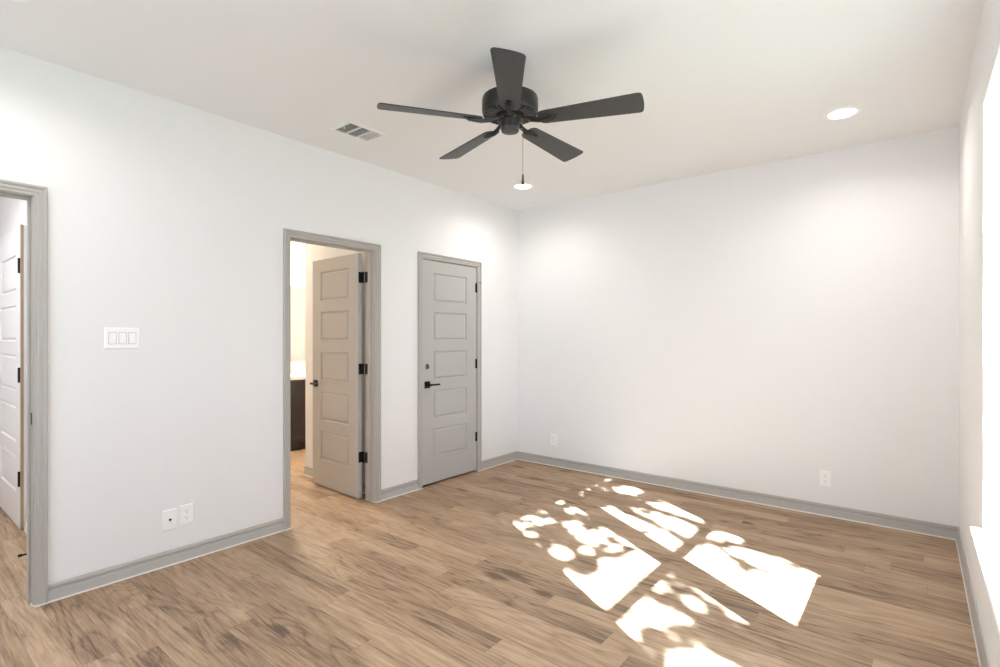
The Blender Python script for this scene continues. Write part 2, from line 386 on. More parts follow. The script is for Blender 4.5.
# local x runs along +Y world, local -y faces +X world
MBl = leaf(W3, HEAD-0.005-0.018, 0.143, hole=(0.062, 1.078-0.018, 0.0255), z0=0.018)
MBl.build('door_leaf', M['door'], d3)
mb = MB(); n = 32; A = [mb.bm.verts.new((0.062+0.0252*math.cos(2*math.pi*k/n), 0.0012, 1.060+0.0252*math.sin(2*math.pi*k/n))) for k in range(n)]
Bv = [mb.bm.verts.new((0.062+0.0252*math.cos(2*math.pi*k/n), 0.030, 1.060+0.0252*math.sin(2*math.pi*k/n))) for k in range(n)]
for k in range(n): mb.bm.faces.new((A[k], A[(k+1) % n], Bv[(k+1) % n], Bv[k]))
mb.bm.faces.new(Bv)
tag(mb.build('deadbolt_bore', M['bore'], d3, smooth=False), 'empty round deadbolt bore showing raw brown wood')
lever(d3, 0.060, 0.915-0.018, 0.0, -1, 1)
for k, z in enumerate((1.838, 1.081, 0.350)):
    z -= 0.018; hx = W3+0.002
    h = MB().tube([(hx, -0.0055, z-0.048), (hx, -0.0055, z+0.048)], 0.0068, 14).build('hinge', M['black'], d3, smooth=True)
    MB().box((hx-0.018, -0.0015, z-0.044), (hx, 0.0003, z+0.044)).build('hinge_plate', M['black'], h)
    if k == 0:
        s = MB().tube([(hx, -0.006, z+0.049), (hx, -0.006, z+0.056)], 0.008, 12)
        s.tube([(hx, -0.008, z+0.053), (hx+0.022, -0.030, z+0.053)], 0.003, 10).tube([(hx+0.022, -0.030, z+0.053), (hx+0.032, -0.040, z+0.053)], 0.007, 12)
        tag(s.build('hinge_pin_stop', M['brass'], h, smooth=True), 'small bronze hinge pin stop')
# open bathroom door: hinged at the right jamb, standing into the bathroom; local x runs from hinge to free edge
d2 = empty('door_1', (-3.596, 2.606, 0.010), math.pi - math.radians(2.5), 'grey five-panel bathroom door standing open', 'door', kind='structure')
W2 = 0.730
L2 = leaf(W2, 2.03, 0.140, z0=0.010)
L2.build('door_leaf', M['door'], d2, mw=Matrix.Translation((0, -0.035, 0)))     # visible face is local +y (world -y)
lever(d2, W2-0.060, 0.915, 0.0, 1, -1, 0.11); lever(d2, W2-0.060, 0.915, -0.035, -1, -1, 0.11)
lp = MB().box((W2-0.0005, -0.029, 0.880), (W2+0.0015, -0.006, 0.945)).build('latch_plate', M['black'], d2)
for z in (1.830, 1.071, 0.340):
    h = MB().tube([(-0.016, -0.041, z-0.046), (-0.016, -0.041, z+0.046)], 0.0065, 14).build('hinge', M['black'], d2, smooth=True)
    pl = MB().box((-0.0022, -0.040, z-0.0445), (0.0001, -0.004, z+0.0445), 0.0006)
    pl.box((-0.018, -0.0435, z-0.0445), (-0.0005, -0.0405, z+0.0445), 0.0006)
    pl.build('hinge_plate', M['black'], h)
    jp = MB().box((0.0, -0.0015, -0.0445), (0.036, 0.0015, 0.0445), 0.0006)
for z in (1.840, 1.081, 0.350):
    MB().box((-T_L+0.001-0.006, D2[1]-0.0022-t2.location.y, z-0.0445), (-T_L+0.036, D2[1]+0.0002-t2.location.y, z+0.0445), 0.0006).build('hinge_plate', M['black'], t2)
# white hallway door
d1 = empty('door_3', (-4.842, 0.722, 0.010), math.pi, 'white panelled door in the hallway through the left doorway', 'door', kind='structure')
leaf(0.905, 2.115, 0.150, z0=0.010).build('door_leaf', M['white_door'], d1, mw=Matrix.Translation((0, -0.0345, 0)))
lever(d1, 0.845, 0.935, 0.0, 1, -1)
tag(MB().box((-0.0025, -0.0170, 0.0), (-0.0002, 0.0, 2.115)).build('edge_band', M['tan'], d1), 'hinge edge with warm light painted in as tan')
for z in (1.830, 1.071, 0.350):
    h = MB().tube([(0.006, 0.006, z-0.052), (0.006, 0.006, z+0.052)], 0.0075, 14).build('hinge', M['black'], d1, smooth=True)
    MB().box((0.008, -0.0003, z-0.048), (0.034, 0.0022, z+0.048)).build('hinge_plate', M['black'], h)
ds = MB().tube([(-4.14, 0.7395, 0.050), (-4.14, 0.625, 0.050)], 0.0055, 12).tube([(-4.14, 0.7395, 0.050), (-4.14, 0.732, 0.050)], 0.013, 14)
ds = tag(ds.build('door_stop', M['black'], smooth=True), 'black rod door stop sticking out of the white hallway baseboard', 'door stop')
MB().tube([(-4.14, 0.6245, 0.050), (-4.14, 0.606, 0.050)], 0.0085, 14).build('rubber_tip', M['black'], ds, smooth=True)

# ---------------------------------------------------------------- windows
XG1, XG2 = X_R+0.130, X_R+0.165                                   # lower and upper sash planes
def window(n, y0, y1, label):
    r = empty('window_%d' % n, (X_R+0.15, (y0+y1)/2, WIN[2]), 0, label, 'window', kind='structure')
    c = r.location
    def B(mb, x0, x1, a, b, z0, z1, bev=0.003): return mb.box((x0-c.x, a-c.y, z0-c.z), (x1-c.x, b-c.y, z1-c.z), bev)
    zb, zt = 0.53, WIN[3]
    f = MB(); B(f, XG1-0.02, XG2+0.03, y0-0.012, y0+0.004, zb, zt); B(f, XG1-0.02, XG2+0.03, y1-0.004, y1+0.012, zb, zt)
    B(f, XG1-0.02, XG2+0.03, y0, y1, zt-0.012, zt-0.0005); B(f, XG1-0.02, XG2+0.03, y0, y1, zb, zb+0.012); f.build('window_frame', M['vinyl'], r)
    for nm, X, a, b, tr, br in (('lower_sash', XG1, zb+0.01, 1.31, 0.045, 0.030), ('upper_sash', XG2, 1.285, zt-0.010, 0.010, 0.060)):
        s = MB(); B(s, X-0.014, X+0.014, y0+0.003, y0+0.012, a, b); B(s, X-0.014, X+0.014, y1-0.012, y1-0.003, a, b)
        B(s, X-0.014, X+0.014, y0+0.003, y1-0.003, a, a+br); B(s, X-0.014, X+0.014, y0+0.003, y1-0.003, b-tr, b)
        s = s.build(nm, M['vinyl'], r)
        g = MB(); B(g, X-0.002, X+0.002, y0+0.010, y1-0.010, a+0.01, b-0.006, 0); g.build('pane', M['glass'], s)
    return r
w1 = window(1, 1.290, 2.045, 'white double-hung window sash nearer the camera')
w2 = window(2, 2.202, 2.985, 'white double-hung window at the right edge nearest the corner')
mu = struct(MB().box((XG1-0.03, 2.058, 0.531), (XG2+0.034, 2.189, WIN[3]-0.001), 0.004).build('trim_4', M['vinyl']), 'white mullion post between the two window units', 'mullion')
sl = MB().box((X_R-0.001, WIN[0]+0.001, 0.5105), (X_R+T_R, WIN[1]-0.001, 0.530)).box((X_R-0.042, WIN[0]-0.012, 0.5105), (X_R-0.0005, WIN[1]+0.012, 0.530), 0.004)
struct(sl.build('trim_5', M['sill']), 'white painted window sill board catching the sunlight', 'window sill')
# unseen window added behind the camera to let in fill light
w3 = empty('window_3', (-1.675, Y_N-0.08, 0.51), 0, 'wide unseen window added behind the camera for fill light', 'window', kind='structure')
f = MB(); c = w3.location
for xa, xb, za, zb in ((-3.0, -2.95, 0.51, 2.33), (-0.40, -0.35, 0.51, 2.33), (-1.72, -1.63, 0.51, 2.33), (-2.95, -0.40, 0.511, 0.56), (-2.95, -0.40, 2.28, 2.329), (-2.95, -0.40, 1.39, 1.44)):
    f.box((xa-c.x, -0.03, za-c.z), (xb-c.x, 0.03, zb-c.z), 0.003)
f.build('window_frame', M['vinyl'], w3)
MB().box((-2.96-c.x, -0.002, 0.05), (-0.39-c.x, 0.002, 1.77)).build('pane', M['glass'], w3)

struct(MB().box((X_F, Y_N-1.75, 2.42), (X_R+1.6, Y_N-0.151, 2.56), 0.01).build('sun_blocker_roof', M['vinyl']), 'white roof slab added out of view to block the sun', 'roof')  # unseen roof added to keep direct sun out of the rear window
# ---------------------------------------------------------------- switches and outlets
def plate(name, w, h, loc, rz, label, cat, group=None):
    """wall plate: local x along the wall, local -y out of the wall"""
    r = empty(name, loc, rz, label, cat, group)
    m = MB(); t = 0.007; q = 0.005
    V = [(-w/2, 0, -h/2), (w/2, 0, -h/2), (w/2, 0, h/2), (-w/2, 0, h/2), (-w/2, -0.003, -h/2), (w/2, -0.003, -h/2), (w/2, -0.003, h/2), (-w/2, -0.003, h/2),
         (-w/2+q, -t, -h/2+q), (w/2-q, -t, -h/2+q), (w/2-q, -t, h/2-q), (-w/2+q, -t, h/2-q)]
    m.quads(V, [(0, 1, 5, 4), (1, 2, 6, 5), (2, 3, 7, 6), (3, 0, 4, 7), (4, 5, 9, 8), (5, 6, 10, 9), (6, 7, 11, 10), (7, 4, 8, 11), (8, 9, 10, 11), (0, 3, 2, 1)])
    m.build('plate', M['plastic'], r)
    return r
RY = Matrix.Rotation(math.pi/2, 4, 'X')
def screw(parent, x, z):
    return MB().lathe([(0.0034, 0.0), (0.0034, 0.0012), (0.002, 0.0016)], (x, -0.0068, z), 14, RY).build('screw', M['slot'] if parent.get('dark') else M['plastic'], parent, smooth=True)
sw = plate('light_switch', 0.165, 0.117, (X_L, 0.932, 1.338), math.pi/2, 'white three-gang rocker switch plate beside the left doorway', 'light switch')
for i, x in enumerate((-0.046, 0.0, 0.046)):
    tilt = math.radians(4 if i == 0 else -4)
    T = Matrix.Translation((x, -0.0075, 0)) @ Matrix.Rotation(tilt, 4, 'X')
    fr = MB()
    for a, b in (((-0.0185, -0.0335), (0.0185, -0.0305)), ((-0.0185, 0.0305), (0.0185, 0.0335)), ((-0.0185, -0.0305), (-0.0160, 0.0305)), ((0.0160, -0.0305), (0.0185, 0.0305))):
        fr.box((x+a[0], -0.0076, a[1]), (x+b[0], -0.0066, b[1]))
    fr.build('rocker_shadow_line', M['gap'], sw)  # grey strips paint in the shadow gap around the rocker
    MB().box((-0.0155, -0.004, -0.030), (0.0155, 0.004, 0.030), 0.001, T).build('rocker', M['plastic'], sw)
    for z in (-0.048, 0.048): screw(sw, x, z)
def outlet(loc, rz, label, group='white duplex outlets'):
    r = plate('power_outlet', 0.078, 0.120, loc, rz, label, 'outlet', group)
    for z in (-0.0195, 0.0195):
        m = MB(); pts = []
        n = 28
        for k in range(n):
            a = 2*math.pi*k/n; pts.append((0.0172*math.cos(a), max(-0.0135, min(0.0135, 0.0172*math.sin(a)))))
        A = [m.bm.verts.new((x_, -0.0066, z+z_)) for x_, z_ in pts]; B_ = [m.bm.verts.new((x_, -0.0086, z+z_)) for x_, z_ in pts]
        for k in range(n): m.bm.faces.new((A[k], A[(k+1) % n], B_[(k+1) % n], B_[k]))
        m.bm.faces.new(B_)
        f = m.build('receptacle', M['plastic'], r)
        s = MB().box((-0.0072, -0.0089, z+0.001), (-0.0052, -0.0084, z+0.0095)).box((0.0052, -0.0089, z+0.002), (0.0072, -0.0084, z+0.0085))
        s.lathe([(0.0026, 0), (0.0026, 0.0005)], (0, -0.0084, z-0.0065), 12, RY)
        s.build('slots', M['slot'], f)
    screw(r, 0, 0)
    return r
cx = plate('coax_plate', 0.078, 0.120, (X_L, 1.1665, 0.268), math.pi/2, 'white cable plate with one black socket, left of the paired outlet', 'cable plate')
MB().lathe([(0.0065, 0), (0.0065, 0.006), (0.0048, 0.0062), (0.0048, 0.001)], (0, -0.0066, 0), 18, RY).build('cable_socket', M['black'], cx, smooth=True)
for z in (-0.042, 0.042): screw(cx, 0, z)
outlet((X_L, 1.2565, 0.275), math.pi/2, 'white duplex outlet on left wall, right of the cable plate', 'white duplex outlets')
outlet((-2.957, Y_B, 0.271), 0, 'white duplex outlet on far wall close to the corner')
outlet((-0.536, Y_B, 0.278), 0, 'white duplex outlet on far wall near the window side')

# ---------------------------------------------------------------- ceiling fan
FX, FY, BZ = -1.6255, 2.106, 2.447
fan = empty('ceiling_fan', (FX, FY, H), 0, 'dark bronze five-blade ceiling fan hanging from the white ceiling', 'ceiling fan')
zc = lambda z: z - H
MB().lathe([(0.066, 0.0), (0.066, -0.012), (0.058, -0.040), (0.030, -0.055), (0.014, -0.060)], n=40).build('canopy', M['fan'], fan, smooth=True)
MB().lathe([(0.0125, -0.058), (0.0125, zc(2.585))], n=20).build('downrod', M['fan'], fan, smooth=True)
MB().lathe([(0.020, zc(2.600)), (0.045, zc(2.592)), (0.120, zc(2.578)), (0.140, zc(2.568)), (0.144, zc(2.556)), (0.144, zc(2.500)), (0.140, zc(2.492)), (0.128, zc(2.488)), (0.124, zc(2.496)), (0.02, zc(2.496))], n=64).build('motor_housing', M['fan'], fan, smooth=True)
# vented lower cover
vc = MB().lathe([(0.138, zc(2.499)), (0.142, zc(2.490)), (0.138, zc(2.482)), (0.128, zc(2.482)), (0.127, zc(2.492)), (0.072, zc(2.492)), (0.072, zc(2.474)), (0.060, zc(2.468)), (0.05, zc(2.466))], n=64)
vc.build('motor_rim', M['fan'], fan, smooth=True)
MB().lathe([(0.1265, zc(2.4905)), (0.073, zc(2.4905))], n=48, close=False).build('vent_backing', M['fan_dark'], fan, smooth=True)
fins = MB()
for k in range(30):
    a = 2*math.pi*k/30
    Rm = Matrix.Rotation(a, 4, 'Z') @ Matrix.Translation((0.100, 0, zc(2.482)))
    fins.box((-0.0285, -0.0040, -0.003), (0.0285, 0.0040, 0.003), 0, Rm)
fins.build('vent_grille', M['fan_light'], fan)
MB().lathe([(0.070, zc(2.474)), (0.070, zc(2.462)), (0.062, zc(2.457)), (0.047, zc(2.455))], n=48).build('flywheel', M['fan'], fan, smooth=True)
sh = MB().lathe([(0.049, zc(2.460)), (0.048, zc(2.425)), (0.045, zc(2.418)), (0.045, zc(2.412))], n=40).build('switch_housing', M['fan'], fan, smooth=True)
MB().lathe([(0.0465, zc(2.414)), (0.0465, zc(2.402)), (0.043, zc(2.396)), (0.006, zc(2.392)), (0.005, zc(2.3895)), (0.0, zc(2.3895))], n=40).build('bottom_cap', M['blade'], sh, smooth=True)
for k in range(6):
    a = 2*math.pi*(k+0.5)/6
    MB().lathe([(0.0045, 0), (0.0045, -0.004), (0.002, -0.006)], (0.062*math.cos(a), 0.060*math.sin(a), zc(2.457)), 12).build('screw', M['chain'], fan, smooth=True)
PH0 = 6.61489 - 2*math.pi; PITCH = math.radians(-13)
bl_me = br_me = None
def blade_outline():
    pts = []
    r0, r1 = 0.150, 0.660; w0, w1 = 0.047, 0.0715; rc = 0.020
    def w(r): return w0 + (w1-w0)*(r-r0)/(r1-r0)
    # root rounded, tip with small corner radii
    side = []
    for k in range(7): a = math.pi/2*k/6; side.append((r0+0.030*(1-math.cos(a))*1.0, (w0-0.024)*1.0 + 0.026*math.sin(a)))
    for k in range(1, 10): r = r0+0.030+(r1-rc-r0-0.030)*k/10; side.append((r, w(r)))
    for k in range(7): a = math.pi/2*k/6; side.append((r1-rc+rc*math.sin(a), w(r1)-rc+rc*math.cos(a)))
    side.append((r1+0.003, (w(r1)-rc)*0.5)); 
    return side + [(r1+0.004, 0)] + [(x, -y) for x, y in side[::-1]]
OUT = blade_outline()
proto_b = proto_i = None
for i in range(5):
    a = PH0 + i*2*math.pi/5
    mw = Matrix.Translation((0, 0, zc(BZ))) @ Matrix.Rotation(a, 4, 'Z') @ Matrix.Rotation(PITCH, 4, 'X')
    if proto_b is None:
        m = MB(); T = 0.0028
        A = [m.bm.verts.new((x, y, T)) for x, y in OUT]; B_ = [m.bm.verts.new((x, y, -T)) for x, y in OUT]; n = len(OUT)
        for k in range(n): m.bm.faces.new((A[k], A[(k+1) % n], B_[(k+1) % n], B_[k]))
        fa = m.bm.faces.new(A); fb = m.bm.faces.new(B_[::-1])
        bmesh.ops.bevel(m.bm, geom=[e for e in list(fa.edges)+list(fb.edges)], offset=0.0012, segments=2, affect='EDGES')
        b = m.build('blade', M['blade'], fan, mw=mw); proto_b = b
        # blade iron: arm from the flywheel, spreading into a plate below the blade with a raised rib
        q = MB(); Z0 = -0.0032
        def plate_(sec):    # sec = [(x, halfwidth, z, thick)]
            rings = []
            for x, hw, z, th in sec:
                rings.append([q.bm.verts.new(v) for v in ((x, -hw, z), (x, hw, z), (x, hw*0.8, z-th), (x, -hw*0.8, z-th))])
            for r_, s_ in zip(rings, rings[1:]):
                for k in range(4): q.bm.faces.new((r_[k], r_[(k+1) % 4], s_[(k+1) % 4], s_[k]))
            q.bm.faces.new(rings[0]); q.bm.faces.new(rings[-1][::-1])
        plate_([(0.050, 0.016, 0.020, 0.006), (0.075, 0.013, 0.014, 0.008), (0.115, 0.011, 0.003, 0.010), (0.150, 0.013, Z0, 0.010), (0.185, 0.026, Z0, 0.006), (0.225, 0.020, Z0, 0.006), (0.245, 0.014, Z0, 0.005)])
        plate_([(0.110, 0.006, -0.008, 0.006), (0.150, 0.009, -0.010, 0.012), (0.215, 0.015, -0.008, 0.010), (0.222, 0.013, -0.006, 0.004)])
        ir = q.build('blade_iron', M['fan'], fan, mw=mw); proto_i = ir
        d = MB().box((0.208, -0.0175, -0.0125), (0.226, 0.0175, -0.0090), 0.002)
        hk = d.build('iron_tip', M['fan_dark'], ir)
    else:
        b = proto_b.copy(); b.parent = fan; COL.objects.link(b); b.matrix_local = mw
        ir = proto_i.copy(); ir.parent = fan; COL.objects.link(ir); ir.matrix_local = mw
        for chd in [o for o in proto_i.children]:
            c2 = chd.copy(); c2.parent = ir; COL.objects.link(c2)
ca, sa = math.cos(YAW), math.sin(YAW)
px_, py_ = 0.066*ca+0.000, 0.066*sa
pc = MB().tube([(px_*0.72, py_*0.72, zc(2.415)), (px_*0.95, py_*0.95, zc(2.412)), (px_, py_, zc(2.392)), (px_, py_, zc(2.165))], 0.0014, 8)
for k in range(56): 
    pc.lathe([(0.0004, -0.0019), (0.0019, 0), (0.0004, 0.0019)], (px_, py_, zc(2.390-0.004*k)), 6)
pch = pc.build('pull_chain', M['chain'], fan)
MB().lathe([(0.002, zc(2.182)), (0.0045, zc(2.172)), (0.006, zc(2.152)), (0.0078, zc(2.134)), (0.0066, zc(2.124)), (0.002, zc(2.120))], (px_, py_, 0), 16).build('pull_fob', M['fob'], pch, smooth=True)

# ---------------------------------------------------------------- ceiling register and downlights
VX0, VX1, VY0, VY1 = -3.060, -2.846, 1.998, 2.300
vent = empty('ceiling_vent', ((VX0+VX1)/2, (VY0+VY1)/2, H), 0, 'white three-section air register in the ceiling left of fan', 'air vent')
hx, hy = (VX1-VX0)/2, (VY1-VY0)/2
rows = []
for o, z in ((0.0, 0.0), (0.0, -0.004), (0.013, -0.010), (0.021, -0.010), (0.021, 0.0)):
    rows.append([(-hx+o, -hy+o, z), (hx-o, -hy+o, z), (hx-o, hy-o, z), (-hx+o, hy-o, z), (-hx+o, -hy+o, z)])
m = MB(); m.sweep(rows, False); bmesh.ops.remove_doubles(m.bm, verts=m.bm.verts, dist=1e-6)
L0, L1 = -hy+0.021, hy-0.021; sec = (L1-L0)/3
for yy in (L0+sec, L0+2*sec): m.box((-hx+0.020, yy-0.006, -0.010), (hx-0.020, yy+0.006, -0.001))
m.build('register_frame', M['vent'], vent)
MB().box((-hx+0.019, L0-0.002, -0.0012), (hx-0.019, L1+0.002, -0.0002)).build('duct_opening', M['duct'], vent)
for s_ in range(3):
    mm = MB(); ya, yb = L0+s_*sec+0.006, L0+(s_+1)*sec-0.006
    ang = (-50, -50, 50)[s_]
    if s_ < 2:
        nn = 6
        for k in range(nn):
            yy = ya+(yb-ya)*(k+0.5)/nn
            mm.box((-hx+0.021, -0.0045, -0.0005), (hx-0.021, 0.0045, 0.0005), 0, Matrix.Translation((0, yy, -0.006)) @ Matrix.Rotation(math.radians(-ang), 4, 'X'))
    else:
        nn = 6
        for k in range(nn):
            yy = ya+(yb-ya)*(k+0.5)/nn
            mm.box((-hx+0.021, -0.0052, -0.0005), (hx-0.021, 0.0052, 0.0005), 0, Matrix.Translation((0, yy, -0.0055)) @ Matrix.Rotation(math.radians(12), 4, 'X'))
    mm.build('louvers', M['vent'], vent)
MB().box((-0.004, L0+0.010, -0.020), (0.004, L0+0.016, -0.008), 0.001).build('damper_lever', M['vent'], vent)
DL = ['round recessed downlight near the window side of the ceiling', 'round recessed downlight near the far left ceiling corner, below fan chain', 'added unseen round recessed downlight behind the camera, right', 'added unseen round recessed downlight behind the camera, left']
for i, (x, y) in enumerate(DOWN):
    r = empty('recessed_downlight', (x, y, H), 0, DL[i], 'ceiling light', 'recessed ceiling downlights')
    MB().lathe([(0.100, 0.0), (0.099, -0.004), (0.090, -0.008), (0.078, -0.008), (0.072, -0.003)], n=48, close=False).build('trim_ring', M['plastic'], r, smooth=True)
    MB().lathe([(0.076, -0.004), (0.070, -0.0055), (0.0, -0.006)], n=48, close=True).build('lens', M['lens'], r, smooth=True)

# ---------------------------------------------------------------- bathroom
van = empty('vanity_cabinet', (-6.05, 3.0, 0), 0, 'dark espresso vanity cabinet seen through the bathroom doorway', 'cabinet')
VX, VYa, VYb = -5.705, 2.20, 4.10
c = van.location
MB().box((X_F-c.x+0.001, VYa-c.y, 0.10), (VX-c.x, VYb-c.y, 0.842)).box((X_F-c.x+0.001, VYa-c.y+0.01, 0.0), (VX-c.x-0.05, VYb-c.y-0.01, 0.10)).build('cabinet_body', M['cabinet'], van)
for k in range(4):
    ya = VYa-c.y+0.01+k*0.47; yb = ya+0.46
    MB().box((VX-c.x, ya, 0.70), (VX-c.x+0.018, yb, 0.835), 0.003).build('drawer', M['cabinet'], van)
    m = MB(); m.box((VX-c.x, ya, 0.105), (VX-c.x+0.010, yb, 0.69), 0.001)
    for a, b, z0, z1 in ((ya, ya+0.055, 0.105, 0.69), (yb-0.055, yb, 0.105, 0.69), (ya+0.055, yb-0.055, 0.105, 0.16), (ya+0.055, yb-0.055, 0.635, 0.69)): m.box((VX-c.x+0.009, a, z0), (VX-c.x+0.019, b, z1), 0.002)
    m.build('door', M['cabinet'], van)
ct = MB().box((X_F+0.001, VYa-0.01, 0.8425), (VX+0.025, VYb+0.01, 0.880), 0.004).box((X_F+0.001, VYa-0.01, 0.8805), (X_F+0.02, VYb+0.01, 1.00), 0.002)
tag(ct.build('countertop', M['counter']), 'white countertop with backsplash on the dark vanity', 'countertop')
mi = tag(MB().box((X_F+0.0005, 2.30, 1.03), (X_F+0.007, 4.05, 2.03), 0.001).build('wall_mirror', M['mirror']), 'frameless mirror on the wall above the vanity countertop', 'mirror')
vl = empty('vanity_light', (X_F, 3.15, 2.34), 0, 'vanity light with glass shades above the bathroom mirror', 'wall light')
MB().box((0.0005, -0.34, -0.03), (0.025, 0.34, 0.03), 0.004).build('back_plate', M['brass'], vl)
for y in (-0.26, 0.0, 0.26):
    MB().tube([(0.025, y, 0), (0.10, y, 0), (0.13, y, 0.02)], 0.008, 10).build('arm', M['brass'], vl, smooth=True)
    MB().lathe([(0.030, 0.07), (0.038, 0.03), (0.052, -0.08), (0.050, -0.08), (0.034, 0.02)], (0.13, y, 0), 24).build('glass_shade', M['shade'], vl, smooth=True)
    lamp('vanity_bulb', 'POINT', (X_F+0.17, 3.15+y, 2.20), 14, (1.0, 0.88, 0.72), shadow_soft_size=0.05)
def flush_light(x, y, label, watts, color):
    r = empty('flush_ceiling_light', (x, y, H), 0, label, 'ceiling light')
    MB().lathe([(0.15, 0.0), (0.15, -0.02), (0.14, -0.025)], n=40).build('base_ring', M['plastic'], r, smooth=True)
    MB().lathe([(0.138, -0.0255), (0.12, -0.055), (0.07, -0.075), (0.0, -0.08)], n=40).build('glass_dome', M['shade'], r, smooth=True)
    lamp('flush_lamp', 'AREA', (x, y, H-0.10), watts, color, shape='DISK', size=0.25)
flush_light(-5.35, 2.60, 'round flush ceiling light in the bathroom', 32, (1.0, 0.84, 0.66))
flush_light(-4.75, -0.35, 'round flush ceiling light in the hallway', 22, (0.93, 0.96, 1.0))

